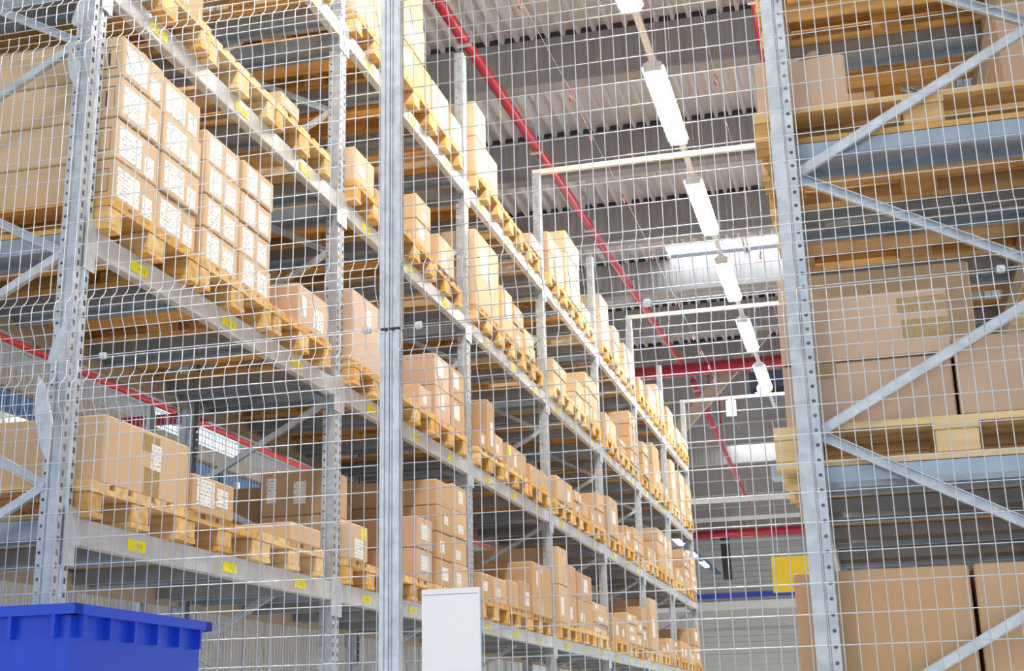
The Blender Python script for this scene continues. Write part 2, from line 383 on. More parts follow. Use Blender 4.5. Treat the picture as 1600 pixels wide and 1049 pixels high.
FR = [(-1.14, 14, 6.83), (-1.14, 15, 6.76), (-1.12, 17, 6.64), (-1.12, 19.5, 6.6), (-1.12, 22, 6.55)]
def flutter(p, i, side, group):
    t = root('flutter_tape', (p[0], p[1], Z(p[2])), 'small red and white flutter tape %s' % side, 'flutter tape', group)
    m2 = MB().tube([(0, 0, .06), (.012, 0, .02), (-.012, .01, -.03), (.008, 0, -.07)], .009, 5); obj('red_strip', m2, BRIGHTRED, t)
    m2 = MB().tube([(.012, 0, .05), (-.006, 0, .0), (.014, .01, -.045)], .008, 5); obj('white_strip', m2, WHITEPAPER, t)
for i, p in enumerate(FL): flutter(p, i, 'above the long rack edge, %s from the camera' % (ORD + ['tenth', 'eleventh'])[i], 'flutter tapes above the long rack')
for i, p in enumerate(FR): flutter(p, i, 'beside the braced rack, %s from the camera' % ORD[i], 'flutter tapes beside the braced rack')
for s, (pts, side) in enumerate(((FL, 'long rack'), (FR, 'braced rack'))):
    tag(obj('tape_wire', MB().tube([(p[0] - pts[0][0], p[1] - pts[0][1], p[2] - pts[0][2] + .07) for p in [(pts[0][0], 8, 7.1)] + pts + [(pts[-1][0], 31, 6.3)]], .0025, 4), STEELDARK, loc=(pts[0][0], pts[0][1], Z(pts[0][2]))), 'thin wire strung with flutter tapes above the %s' % side, 'wire')

# ------------------------------------------------------------------ pallet racking
def post_mesh(h):
    o = [(-.078, -.030), (-.078, -.05), (-.050, -.05), (-.047, -.043), (-.043, -.043), (-.040, -.05), (0, -.05), (0, -.016), (-.007, -.011),
         (-.007, .011), (0, .016), (0, .05), (-.040, .05), (-.043, .043), (-.047, .043), (-.050, .05), (-.078, .05), (-.078, .030)]
    return MB().prism(o, 'z', 0, h, closed=False).mesh('upright_post', PERF)
PM = post_mesh(TOP)
def frame_proto():
    """local x points to the aisle, local y along the rack"""
    t = root('upright_frame', (0, 0, 0), '', 'rack frame')
    a = obj('upright_post', PM, PERF, t, solid=.0022)
    b_ = obj('upright_post', PM, PERF, t, (-DEPTH, 0, 0), solid=.0022); b_.rotation_euler.z = math.pi
    obj('foot_plate', MB().box(-.12, .03, -.08, .08, 0, .008), STEELDARK, t); obj('foot_plate', MB().box(-DEPTH - .03, -DEPTH + .12, -.08, .08, 0, .008), STEELDARK, t)
    z = Z(-1.42); front = False
    while z < TOP - .5:
        xa, xb = (-.062, -DEPTH + .062)
        p, q = ((xa, z), (xb, z + .47)) if front else ((xb, z), (xa, z + .47))
        m2 = MB(); P = Vector((p[0], -.03, p[1])); Q = Vector((q[0], -.03, q[1])); d = (Q - P).normalized(); n_ = Vector((-d.z, 0, d.x))
        # open channel section, flanges towards the camera side
        for off, hw, dep in ((0, .016, 0), (.016, .0015, 1), (-.016, .0015, 1)):
            c0 = P + n_ * off; c1 = Q + n_ * off
            n0 = len(m2.v); y0_, y1_ = ((-.002, .0) if front else (-.024, -.022)) if not dep else (-.022, .0)
            for c in (c0, c1):
                for s_, yy in ((-1, y0_), (1, y0_), (1, y1_), (-1, y1_)): m2.v.append(tuple(c + n_ * hw * s_ + Vector((0, yy, 0))))
            for k in range(4): m2.f.append((n0 + k, n0 + (k + 1) % 4, n0 + 4 + (k + 1) % 4, n0 + 4 + k))
            m2.f += [(n0 + 3, n0 + 2, n0 + 1, n0), (n0 + 4, n0 + 5, n0 + 6, n0 + 7)]
        obj('diagonal_brace', m2, STEEL, t)
        z += .47; front = not front
    zz = Z(.93)
    for k in range(-2, 5):
        for xx, off in ((-.066, 0), (-DEPTH + .066, .47)):
            obj('brace_bolt', MB().tube([(xx, -.062, zz + k * .94 + off), (xx, -.045, zz + k * .94 + off)], .009, 6), STEEL, t)
    return t
FP = frame_proto(); used_frame = False
def frame(loc, rz, label, group):
    global used_frame
    if not used_frame: used_frame = True; o = FP; o.location = loc; o['label'] = label; o['group'] = group
    else: o = dup(FP, loc, label, group)
    o.rotation_euler.z = rz; return o

L = PITCH - .1
def beam_proto():
    t = root('load_beam', (0, 0, 0), '', 'rack beam')
    # stepped section; local x points to the aisle, top at z=0
    o = [(-.048, -.012), (-.036, -.012), (-.036, 0), (0, 0), (0, -.098), (-.006, -.102), (-.048, -.102)]
    obj('beam_section', MB().prism(o, 'y', 0, L), STEELDARK, t)
    for ya, yb in ((-.05, .03), (L - .03, L + .05)):
        m2 = MB().box(.002, .006, ya if ya < 0 else ya + .0, yb, -.19, .035)
        for k in range(4):
            pass
        c = obj('beam_connector', m2, STEEL, t)
    return t
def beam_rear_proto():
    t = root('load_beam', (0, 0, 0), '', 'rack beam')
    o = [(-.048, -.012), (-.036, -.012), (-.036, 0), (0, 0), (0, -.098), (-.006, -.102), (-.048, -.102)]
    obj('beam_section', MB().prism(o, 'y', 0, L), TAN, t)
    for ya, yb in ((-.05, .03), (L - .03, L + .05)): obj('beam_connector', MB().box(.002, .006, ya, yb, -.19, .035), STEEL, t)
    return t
def price_label_on(t, y):
    n_ = obj('price_label', MB().box(.001, .0025, y - .075, y + .075, -.078, -.032), YELLOW, t)
    m2 = MB()
    for k in range(3): m2.box(.0025, .003, y - .01 + k * .022, y + .004 + k * .022, -.066, -.046)
    obj('printed_text', m2, MATS['yellow label print'], n_)
plain('yellow label print', (.72, .64, .02), .6)
# beam variants: plain, and three with labels in slightly different spots
BP = [beam_proto() for _ in range(3)]
for b_, sh in zip(BP, (0, .06, -.05)):
    for y in (.44, 1.32, 2.17): price_label_on(b_, y + sh)
BR = beam_rear_proto()
BC = beam_proto()
used = set()
def place(proto, loc, rz, label, group):
    if proto.name not in used:
        used.add(proto.name); o = proto; o.location = loc; o['label'] = label; o['group'] = group
    else: o = dup(proto, loc, label, group)
    o.rotation_euler.z = rz; return o
# pallet support bar: open hat channel seen from below
hat = [(-.075, 0), (.075, 0), (.075, -.068), (.050, -.068), (.050, -.060), (.062, -.060), (.062, -.008), (-.062, -.008), (-.062, -.060), (-.050, -.060), (-.050, -.068), (-.075, -.068)]
BARM = MB().prism([(a, b_) for a, b_ in [(-.09, 0), (.09, 0), (.09, -.052), (.105, -.074), (.065, -.070), (.065, -.048), (-.065, -.048), (-.065, -.074), (-.09, -.074)]], 'x', -DEPTH + .05, -.05).mesh('pallet_support_bar', STEELBAR)
SLOT = (.02, .84, 1.66)
BARY = (.11, .83, 1.66, 2.52)

def bar_label(j, l, n, rack): return 'grey steel support bar under pallets, %s bar, level %s, %s bay, %s' % (ORD[j], LEVN[l], ORD[n], rack)
def rack(xf, dirx, nb, levels, name):
    rz = 0 if dirx > 0 else math.pi
    for n in range(nb + 1):
        frame((xf, Y0 - .05 + PITCH * n, 0), rz, 'galvanised perforated upright frame, %s from the fence, of the %s' % (ORD[n], name), 'upright frames of the ' + name)
    for n in range(nb):
        ys = Y0 + PITCH * n
        for l in levels:
            z = LEV[l]
            yy = ys if dirx > 0 else ys + L
            pr = BP[(n * 2 + l) % 3] if dirx > 0 else BC
            place(pr, (xf, yy, z), rz, 'galvanised aisle beam%s, %s level, %s bay, %s' % (' with yellow price labels' if dirx > 0 else '', LEVN[l], ORD[n], name), 'aisle beams of the ' + name)
            place(BR, (xf - dirx * DEPTH, ys + L if dirx > 0 else ys, z), rz + math.pi, 'dull rear beam, %s level, %s bay, %s' % (LEVN[l], ORD[n], name), 'rear beams of the ' + name)
            for j, by in enumerate(BARY):
                o = bpy.data.objects.new('pallet_support_bar', BARM); COL.objects.link(o); o.location = (xf, ys + by, z - .002); o.rotation_euler.z = rz
                tag(o, bar_label(j, l, n, name), 'support bar', 'pallet support bars of the ' + name)
rack(XL, 1, NB, (0, 1, 2, 3, 4), 'long rack')
rack(XR, -1, NB, (0, 1, 2, 3, 4), 'braced rack')
# ties across the aisle, from post top to post top
for i, n in enumerate((1, 3, 5, 7)):
    y = Y0 - .05 + PITCH * n
    t = obj('aisle_tie', MB().beam((XL - .08, y, TOP + .025), (XR + .08, y, TOP + .025), .05, .05), CREAM if n < 7 else WHITESTEEL)
    tag(t, 'cream tie bar across the aisle joining post tops, %s from the fence' % ORD[i], 'tie bar', 'tie bars over the aisle')
t = root('hanging_card', (-2.12, 24.222, Z(5.53)), 'small blank white card hanging from the last aisle tie', 'sign')
obj('card_panel', MB().box(-.09, .09, -.004, .004, -.30, -.01), WHITEPAPER, t); obj('card_hook', MB().box(-.05, .05, -.006, .012, -.02, .05), STEELDARK, t)
t = root('round_beacon', (-1.56, 24.254, Z(5.60)), 'small round white fitting on the last aisle tie', 'fitting')
m2 = MB().tube([(0, -.05, .09), (0, .05, .09)], .085, 14).box(-.12, .12, -.03, .03, 0, .03); obj('beacon_body', m2, WHITEPAPER, t)
m2 = MB().tube([(0, -.06, .09), (0, -.05, .09)], .05, 12); obj('beacon_lens', m2, STEELDARK, t)

# ------------------------------------------------------------------ pallets
def pallet_parts():
    """long side along local x (0..-1.2), width along y (0..0.8), bottom at z=0"""
    deckm = MB()
    for y, w_ in ((0, .145), (.19, .10), (.3275, .145), (.51, .10), (.655, .145)): deckm.box(-1.2, 0, y, y + w_, .122, .144)
    for x_ in (-.145, -.6725, -1.2): deckm.box(x_, x_ + .145, 0, .8, .100, .122)
    blk = []
    for x_ in (-.145, -.6725, -1.2):
        for y, w_ in ((0, .1), (.3275, .145), (.70, .1)): blk.append(MB().cham(x_ + .002, x_ + .143, y + .002, y + w_ - .002, .022, .100, .004))
    sk = [MB().box(-1.2, 0, y, y + w_, 0, .022) for y, w_ in ((0, .1), (.3275, .145), (.70, .1))]
    return deckm, blk, sk
def pallet_proto(m, detailed):
    d, b_, s_ = pallet_parts()
    if detailed:
        t = root('wooden_pallet', (0, 0, 0), '', 'pallet')
        obj('pallet_deck', d, m, t)
        for k in b_: obj('pallet_block', k, m, t)
        for k in s_: obj('pallet_skid', k, m, t)
        return t
    for k in b_ + s_:
        n = len(d.v); d.v += k.v; d.f += [tuple(n + i for i in f) for f in k.f]
    return tag(obj('wooden_pallet', d, m), '', 'pallet')
PP = {(m.name, dt): pallet_proto(m, dt) for m in (WOOD, WOODPALE) for dt in (True, False)}
def pallet(x, y, z, rz, m, detailed, label, group):
    return place(PP[(m.name, detailed)], (x, y, z), rz, label, group)

# ------------------------------------------------------------------ cartons
def carton(x0, x1, y0, y1, z0, z1, m, label, group, face='+x', stickers=(), tapes=(), yellow=None, side_sticker=None):
    """stickers: (u, v, w, h) fractions of the aisle face"""
    PLACED.append((x0, x1, y0, y1, z0, z1))
    cx, cy = (x0 + x1) / 2, (y0 + y1) / 2
    hx, hy, h = (x1 - x0) / 2, (y1 - y0) / 2, z1 - z0
    o = obj('cardboard_box', MB().cham(-hx, hx, -hy, hy, 0, h, .006), m, loc=(cx, cy, z0)); tag(o, label, 'box', group)
    s = 1 if face == '+x' else -1; X = hx * s
    def plate(name, u0, u1, v0, v1, m_, t_=.0012):
        ya, yb = -hy + u0 * 2 * hy, -hy + u1 * 2 * hy
        xa, xb = (X, X + t_ * s); xa, xb = min(xa, xb), max(xa, xb)
        return obj(name, MB().box(xa, xb, ya, yb, v0 * h, v1 * h), m_, o)
    for (u, v, w_, hh) in stickers: plate('shipping_label', u, u + w_, v, v + hh, LABEL)
    for (u, w_) in tapes: plate('packing_tape', u, u + w_, .0, .24, PALETAPE, .0006); plate('packing_tape', u, u + w_, .80, .99, PALETAPE, .0006)
    if yellow: plate('yellow_label', yellow[0], yellow[0] + yellow[2], yellow[1], yellow[1] + yellow[3], YELLOW, .0016)
    if side_sticker:
        for (u, v, w_, hh) in side_sticker:
            obj('shipping_label', MB().box(-hx + u * 2 * hx, -hx + (u + w_) * 2 * hx, -hy - .0012, -hy, v * h, (v + hh) * h), LABEL, o)
    return o
PLACED = []
XF = -2.90
rnd = random.Random(11)
COLN = ['near', 'next', 'third', 'far']
def stack(l, n, slot, y1, y2, h, rows, ci, depth=None, xf=XF, look=None, sticks=None, base=None, tag2='', rack_name='long rack', **kw):
    """a column of cartons on one pallet of the long rack"""
    z = (LEV[l] + .144) if base is None else base
    depth = depth or rnd.choice((.75, 1.0, 1.12))
    m = {'pale': CARDLIGHT, 'pink': PINKCARD, 'card': CARD}[look or rnd.choice(('card', 'card', 'pale'))]
    hh = h / rows; out = []
    for r in range(rows):
        jit = rnd.uniform(-.008, .008) if rows > 1 else 0
        st = sticks if sticks is not None else (((rnd.uniform(.1, .45), rnd.uniform(.15, .4), rnd.uniform(.25, .45), rnd.uniform(.3, .5)),) if rnd.random() < .8 else ())
        tp = ((.42, .12),) if rnd.random() < .4 else ()
        word = {CARDLIGHT: 'pale', PINKCARD: 'pinkish', CARD: 'tan'}[m] + (' labelled' if st else ' plain')
        rw = '' if rows == 1 else '%s row, ' % ORD[r]
        lab = '%s carton, %s%s%s column, %s pallet, %s level, %s bay, %s' % (word, tag2, rw, COLN[min(ci, 3)], ('near', 'middle', 'far')[slot], LEVN[l], ORD[n], rack_name)
        out.append(carton(xf - depth + jit, xf + jit, Y0 + y1 + .004, Y0 + y2 - .004, z + r * hh + .0015, z + (r + 1) * hh - .0015, m, lab,
                          'cartons on %s level of the %s' % (LEVN[l], rack_name), stickers=st, tapes=tp, **kw))
    return out

TABLE = [(1, 0.11, 0.83, 0.28, 1), (1, 0.88, 1.30, 0.17, 1), (1, 1.98, 2.39, 0.10, 1), (1, 2.83, 3.13, 0.21, 1), (1, 4.08, 4.42, 0.42, 2), (1, 4.50, 4.88, 0.74, 4), (1, 4.90, 5.26, 0.77, 4),
 (1, 5.62, 5.98, 0.2, 1), (1, 6.0, 6.40, 0.2, 1), (1, 6.48, 6.8, 0.22, 1), (1, 6.82, 7.22, 0.25, 1), (1, 7.30, 8.06, 0.46, 1), (1, 8.42, 8.8, 0.72, 2), (1, 8.82, 9.2, 0.59, 2), (1, 13.9, 14.62, 0.68, 1),
 (2, 0.065, 0.425, 0.76, 4), (2, 0.435, 0.80, 0.75, 4), (2, 0.86, 1.24, 0.67, 4), (2, 1.255, 1.63, 0.67, 4), (2, 2.0, 2.44, 0.24, 1), (2, 2.82, 3.55, 0.46, 1), (2, 4.12, 4.40, 0.16, 1),
 (2, 4.50, 4.86, 0.48, 2), (2, 4.88, 5.24, 0.48, 2), (2, 5.64, 5.86, 0.13, 1), (2, 5.88, 6.10, 0.44, 1), (2, 6.12, 6.38, 0.2, 1), (2, 6.52, 7.19, 0.20, 1), (2, 7.32, 8.06, 0.16, 1),
 (2, 8.44, 8.80, 0.24, 1), (2, 8.84, 9.18, 0.24, 1), (2, 9.30, 9.60, 0.22, 2), (2, 9.64, 9.98, 0.16, 1), (2, 10.10, 10.45, 0.16, 1), (2, 10.46, 10.86, 0.38, 2), (2, 11.24, 11.80, 0.46, 1), (2, 12.10, 12.34, 0.12, 1),
 (2, 12.36, 12.74, 0.26, 1), (2, 14.98, 15.60, 0.57, 3), (2, 15.70, 16.45, 0.54, 2), (2, 16.53, 16.95, 0.81, 3), (2, 17.76, 18.2, 0.58, 4), (2, 18.2, 18.58, 0.58, 4), (2, 18.6, 19.36, 0.56, 4),
 (3, 1.70, 1.96, 0.09, 1), (3, 2.83, 3.2, 0.23, 1), (3, 3.23, 3.60, 0.10, 1), (3, 4.06, 4.40, 0.38, 2), (3, 4.60, 5.0, 0.26, 1), (3, 5.62, 6.36, 0.66, 1), (3, 6.45, 6.83, 0.42, 1), (3, 6.86, 7.22, 0.37, 2),
 (3, 7.29, 7.66, 0.26, 2), (3, 8.46, 9.08, 0.26, 2), (3, 9.50, 9.98, 0.30, 2), (3, 10.90, 11.0, 0.25, 1), (3, 11.26, 11.58, 0.30, 1), (3, 11.6, 11.96, 0.27, 1), (3, 12.1, 12.64, 0.16, 2), (3, 13.02, 13.5, 0.69, 4),
 (3, 14.05, 14.6, 0.47, 3), (3, 14.95, 15.6, 0.63, 2), (3, 16.85, 17.3, 0.72, 3), (3, 17.76, 18.5, 0.69, 3), (3, 18.6, 19.3, .6, 3),
 (4, 2.82, 3.18, 0.66, 3), (4, 3.2, 3.56, 0.60, 3), (4, 3.70, 4.27, 0.89, 3), (4, 4.28, 4.44, 0.3, 1), (4, 4.96, 5.26, 0.24, 1), (4, 5.64, 5.99, 0.65, 2), (4, 6.01, 6.39, 0.36, 1), (4, 7.64, 8.06, 0.15, 1),
 (4, 8.42, 8.72, 0.44, 2), (4, 8.74, 9.12, 0.43, 2), (4, 9.28, 10.02, 0.75, 3), (4, 10.10, 10.6, 0.16, 1), (4, 11.26, 11.8, 0.62, 2), (4, 12.11, 12.5, 0.44, 2), (4, 12.88, 13.54, 0.41, 2), (4, 14.05, 14.4, 0.22, 1),
 (4, 14.9, 15.6, 0.30, 2), (4, 15.68, 16.4, 0.50, 3), (4, 16.85, 17.5, 0.40, 3), (4, 17.76, 18.4, 0.25, 2), (4, 18.6, 19.2, .22, 2)]
EMPTY = {(3, 0, 1), (2, 1, 9), (4, 2, 1)}
BIGLAB = ((.06, .12, .52, .72), (.66, .08, .24, .50))
WHITES = ((.10, .1, .34, .78), (.56, .12, .32, .66))
first_stack = None
for l in (1, 2, 3, 4):
    for n in range(NB):
        for s in range(3):
            ps = PITCH * n + SLOT[s]
            detailed = n < 4
            mat = WOODPALE if (l == 1 and n == 0 and s == 2) or rnd.random() < .18 else WOOD
            content = [e for e in TABLE if e[0] == l and ps - .03 <= (e[1] + e[2]) / 2 <= ps + .83]
            nm = 'empty' if (l, n, s) in EMPTY and not content else 'loaded'
            dx = rnd.uniform(-.015, .02)
            pallet(XF + dx, Y0 + ps + rnd.uniform(-.006, .006), LEV[l] + .001, rnd.uniform(-.006, .006), mat, detailed,
                   '%s wooden pallet, %s slot, %s level, %s bay, long rack' % (nm, ('near', 'middle', 'far')[s], LEVN[l], ORD[n]), 'pallets on %s level of the long rack' % LEVN[l])
            if nm == 'empty': continue
            if not content:
                k = rnd.choice((1, 2, 2)); wd = .78 / k; hb = rnd.uniform(.15, .6)
                content = [(l, ps + .01 + i * wd, ps + .01 + (i + 1) * wd - rnd.uniform(0, .05), hb * rnd.choice((1, 1, .6)), rnd.choice((1, 2, 2, 3)) if hb > .3 else 1) for i in range(k)]
            for ci, e in enumerate(sorted(content)):
                y1, y2 = max(e[1], ps - .02), min(e[2], ps + .815)
                kw = {}
                if l == 2 and n == 0 and s == 0: kw = dict(depth=1.16 if ci == 0 else .9, look='pale', sticks=BIGLAB)
                elif l == 2 and n == 0 and s == 1: kw = dict(depth=1.0, look='pale', sticks=WHITES)
                elif l == 2 and n == 0 and s == 2: kw = dict(depth=1.1, look='pink', sticks=((.12, .25, .14, .5), (.5, .15, .34, .5)))
                elif l == 2 and n == 1 and s == 0: kw = dict(depth=.9, look='pink', sticks=((.34, .62, .12, .24),))
                elif l == 2 and n == 1 and s == 1: kw = dict(depth=.55, look='pink', sticks=((.3, .2, .3, .4),))
                elif l == 2 and n == 1 and s == 2: kw = dict(depth=.6, look='pink' if ci == 0 else 'card', sticks=((.2, .35, .4, .5),))
                elif l == 1 and n == 0 and s == 0: kw = dict(depth=1.16, look='pale', sticks=((.53, .42, .12, .4),))
                elif l == 1 and n == 0 and s == 1: kw = dict(depth=.35, look='card', sticks=((.08, .2, .42, .72), (.56, .3, .28, .5)))
                elif l == 1 and n == 0 and s == 2: kw = dict(depth=.30, look='pale', sticks=())
                elif l == 1 and n == 1 and s == 0: kw = dict(depth=.13, look='pale', sticks=((.25, .05, .5, .55),), yellow=(.62, .62, .26, .33))
                elif l == 1 and n == 1 and s == 1: kw = dict(depth=.55, look='pink', sticks=((.25, .3, .55, .5),))
                elif l == 1 and n == 2 and s == 2: kw = dict(depth=1.0, look='card', sticks=((.2, .55, .08, .3),))
                elif l == 3 and n == 2 and s == 0: kw = dict(depth=.9, look='pale', sticks=((.2, .45, .3, .4), (.62, .2, .08, .5)))
                elif l == 2 and n == 2 and s == 1: kw = dict(depth=.5, look='card', sticks=((.35, .15, .12, .6),), yellow=(.06, .45, .12, .45))
                elif l == 4: kw = dict(look='pale' if rnd.random() < .7 else 'card')
                got = stack(l, n, s, y1, y2, e[3], e[4], ci, **kw)
                if l == 2 and n == 0 and s == 0 and ci == 0: first_stack = got
                if l == 1 and n == 0 and s == 0: big_box = got[0]
                if l == 2 and n == 1 and s == 2 and ci == 1: pass

# extra cartons in the second row of a pallet, seen behind the ones on the aisle edge
def back(l, n, s, y1, y2, h, rows, x1, depth, ci, look='card', side=None):
    za = LEV[l] + .144; xr = x1 - depth
    for b_ in PLACED:
        if b_[2] < Y0 + y2 and b_[3] > Y0 + y1 and b_[4] < za + h and b_[5] > za + .01 and b_[1] < -1: x1 = min(x1, b_[0] - .02)
    depth = x1 - max(xr, -4.08)
    if depth < .15: return
    for o in stack(l, n, s, y1, y2, h, rows, ci, depth=depth, xf=x1, look=look, sticks=(), tag2='rear ', side_sticker=side): pass
back(1, 1, 0, 2.85, 3.18, .54, 2, -3.04, .44, 0, side=((.50, .25, .18, .5), (.10, .3, .14, .55)))
back(1, 1, 0, 3.20, 3.58, .52, 2, -3.36, .6, 1)
back(1, 0, 1, .90, 1.25, .17, 1, -3.30, .5, 0, side=((.1, .3, .3, .4),))
back(1, 1, 1, 3.72, 4.40, .56, 3, -3.50, .55, 0)
back(1, 2, 0, 5.75, 6.35, .50, 2, -3.30, .7, 0, side=((.2, .3, .3, .5),))
back(1, 2, 1, 6.50, 7.20, .62, 2, -3.20, .85, 0, side=((.15, .3, .22, .5), (.55, .3, .3, .6)))
back(1, 2, 2, 7.75, 8.05, .66, 2, -2.97 - 1.0 + .9, .2, 0)
back(2, 2, 0, 5.66, 6.3, .36, 2, -3.72, .35, 0)
back(4, 1, 2, 4.62, 5.2, .34, 1, -3.08, .9, 0)
back(3, 4, 1, 12.2, 12.7, .5, 2, -3.1, .8, 0, side=((.2, .3, .3, .5),))
t = carton(-3.06, -2.915, Y0 + 4.52, Y0 + 4.94, LEV[4] + .146, LEV[4] + .146 + .32, CARDLIGHT, 'upright pale carton flap with red print, far pallet, fourth level, second bay, long rack', 'cartons on fourth level of the long rack')
obj('orange_label', MB().box(-.076, -.074 + .05, -.213, -.2095, .02, .08), ORANGE, t)
# printed codes on the near side of the first stack
def text_on(parent, body, x, y, z, size, m):
    cu = bpy.data.curves.new('printed_number', 'FONT'); cu.body = body; cu.size = size; cu.extrude = .0006; cu.materials.append(m)
    o = bpy.data.objects.new('printed_number', cu); COL.objects.link(o); o.parent = parent; o.location = (x, y, z); o.rotation_euler = (math.pi / 2, 0, 0)
    bpy.context.view_layer.update(); me = bpy.data.meshes.new_from_object(o.evaluated_get(bpy.context.evaluated_depsgraph_get())); q = obj('printed_number', me, None, parent, (x, y, z)); q.rotation_euler = (math.pi / 2, 0, 0); bpy.data.objects.remove(o); return q
for r, o in enumerate(first_stack):
    d = o.dimensions; hx, hy = .58, .176
    m2 = MB(); xa, xb, za, zb = hx - .235, hx - .03, .04, .145
    for a in ((xa, xb, za, za + .003), (xa, xb, zb - .003, zb), (xa, xa + .003, za, zb), (xb - .003, xb, za, zb)): m2.box(a[0], a[1], -hy - .001, -hy, a[2], a[3])
    obj('printed_frame', m2, BROWNINK, o)
    if r >= 2: text_on(o, '511' if r == 3 else '011', xa + .035, -hy - .001, .055, .105, BLACKINK)
# tape marks on the long low carton
hx, hy, h = .58, .356, .277
obj('packing_tape', MB().box(hx, hx + .001, -.03, .10, .0, .12), TAPE, big_box); obj('packing_tape', MB().box(hx, hx + .001, -.06, .09, .19, .26), TAPE, big_box)
# long low cartons and small things on the braced rack
def rcarton(x0, x1, y0, y1, z0, z1, m, label, **kw): return carton(x0, x1, y0, y1, z0, z1, m, label, 'cartons on the braced rack', face='-x', **kw)
for l in (0, 1, 2, 3, 4):
    for n in range(4 if l else 1):
        for s in range(3):
            mat = WOODPALE if rnd.random() < .25 else WOOD
            pallet(XR - .07 + rnd.uniform(-.015, .015), Y0 + PITCH * n + SLOT[s] + .8, LEV[l] + .001, math.pi, mat, n < 2,
                   'wooden pallet, %s slot, %s level, %s bay, braced rack' % (('near', 'middle', 'far')[s], LEVN[l], ORD[n]), 'pallets on the braced rack')
for k_, (sl, l_) in enumerate(((0, 2), (1, 2), (2, 2))):
    tag(obj('white_board', MB().box(-.02, .50 - .1 * k_, 0, .14, 0, .012), WHITEPAPER, loc=(XR + .02, Y0 + SLOT[sl] + .14, LEV[l_] + .024)), 'white strip board inside the %s pallet, second level, first bay, braced rack' % ('near', 'middle', 'far')[sl], 'board', 'white boards in pallets of the braced rack')
zp = lambda l: LEV[l] + .146
b1 = rcarton(-.23, .335, 4.76, 5.20, zp(1), Z(1.19), PINKCARD, 'long pinkish carton, lower one, near pallet, first level, first bay, braced rack')
b2 = rcarton(-.23, .343, 4.75, 5.20, Z(1.192), Z(1.423), PINKCARD, 'pinkish taped carton on top of another, near pallet, first level, braced rack')
b3 = rcarton(.345, .93, 4.74, 5.25, zp(1), Z(1.238), PINKCARD, 'low wide pinkish carton beside the taped stack, first level, braced rack')
obj('packing_tape', MB().box(.12, .285, -.226, -.2252, .148, .205), TAPE, b2); obj('packing_tape', MB().box(.13, .284, -.226, -.2252, .055, .125), TAPE, b2)
obj('packing_tape', MB().box(-.17, -.10, -.221, -.2202, .165, .222), TAPE, b1)
b = rcarton(-.24, .088, 4.76, 5.15, zp(2), Z(2.36), PINKCARD, 'pinkish carton with torn tape end, near pallet, second level, braced rack')
obj('packing_tape', MB().prism([(.0, .205), (.05, .235), (.075, .235), (.06, .215), (.02, .2)], 'y', -.197, -.19), TAPE, b)
tag(obj('white_board', MB().cham(-.14, .14, -.03, .03, 0, .10, .003), WHITEPAPER, loc=(.235, 5.1, zp(2))), 'flat white panel lying behind the pinkish carton, second level, braced rack', 'board')
rcarton(.66, 1.0, 5.0, 5.4, zp(2), Z(2.6), PINKCARD, 'tall pinkish carton at the rear edge, second level, braced rack')
rcarton(-.25, .31, 4.74, 5.2, Z(-.21), Z(.476), CARD, 'large brown carton nearest the aisle, ground level, braced rack')
rcarton(.325, .93, 4.74, 5.2, Z(-.21), Z(.478), CARD, 'large brown carton at the rear side, ground level, braced rack')
rq = random.Random(5)
rcarton(-.262, .5, Y0 + .86, Y0 + 1.22, zp(1), zp(1) + .42, CARDLIGHT, 'pale carton, lower, middle pallet, first level, first bay, braced rack')
rcarton(-.262, .5, Y0 + .86, Y0 + 1.22, zp(1) + .422, zp(1) + .80, CARDLIGHT, 'pale carton, upper, middle pallet, first level, first bay, braced rack')
for l in (1, 2, 3, 4):
    for n in range(3):
        for s in range(3):
            if (n, s) == (0, 0) or (l, n, s) in ((1, 0, 1),): continue
            if rq.random() < .35 and n < 1 or l == 2 and n == 0: continue
            y = Y0 + PITCH * n + SLOT[s]; hh = rq.uniform(.15, .5)
            rcarton(XR - .05, XR + rq.uniform(.4, .9), y + .02, y + .78, zp(l), zp(l) + hh, CARD if rq.random() < .5 else CARDLIGHT,
                    'carton on %s pallet, %s level, %s bay, braced rack' % (('near', 'middle', 'far')[s], LEVN[l], ORD[n]))

# ------------------------------------------------------------------ mesh behind the long rack
mb = MB(); xm = XL - DEPTH - .21
for i in range(int(19.7 / .05)): y = 4.6 + i * .05; mb.box(xm - .0018, xm + .0018, y - .0018, y + .0018, .2, Z(1.93))
for k in range(17): z = .2 + k * .208; mb.box(xm - .0035, xm - .0017, 4.6, 24.3, z - .002, z + .002)
t = root('rear_mesh', (0, 0, 0), 'fine wire mesh closing the rear of the long rack', 'mesh')
obj('mesh_wires', mb, WIRE, t)
for n in range(8): y = Y0 - .05 + PITCH * n; obj('mesh_post', MB().box(xm - .03, xm - .005, y - .03, y + .03, 0, Z(1.95)), STEEL, t)
# blue racking far behind
t = root('blue_rack', (-12, 22, 0), 'distant blue rack seen through the long rack', 'rack')
for i in range(5):
    obj('rack_post', MB().box(-.05, .05, i * 2.2, i * 2.2 + .1, 0, Z(5.0)), BLUESTEEL, t)
for z in (3.2, 4.4, 5.6): obj('rack_beam', MB().box(-.05, .0, 0, 8.9, z, z + .12), BLUESTEEL, t)
t = root('white_rack', (-11, 12, 0), 'distant light grey rack seen through the long rack', 'rack')
for i in range(6):
    obj('rack_post', MB().box(-.05, .05, i * 2.7, i * 2.7 + .1, 0, Z(4.4)), STEEL, t)
for z in (3.6, 5.0): obj('rack_beam', MB().box(-.05, .0, 0, 13.6, z, z + .12), WHITESTEEL, t)

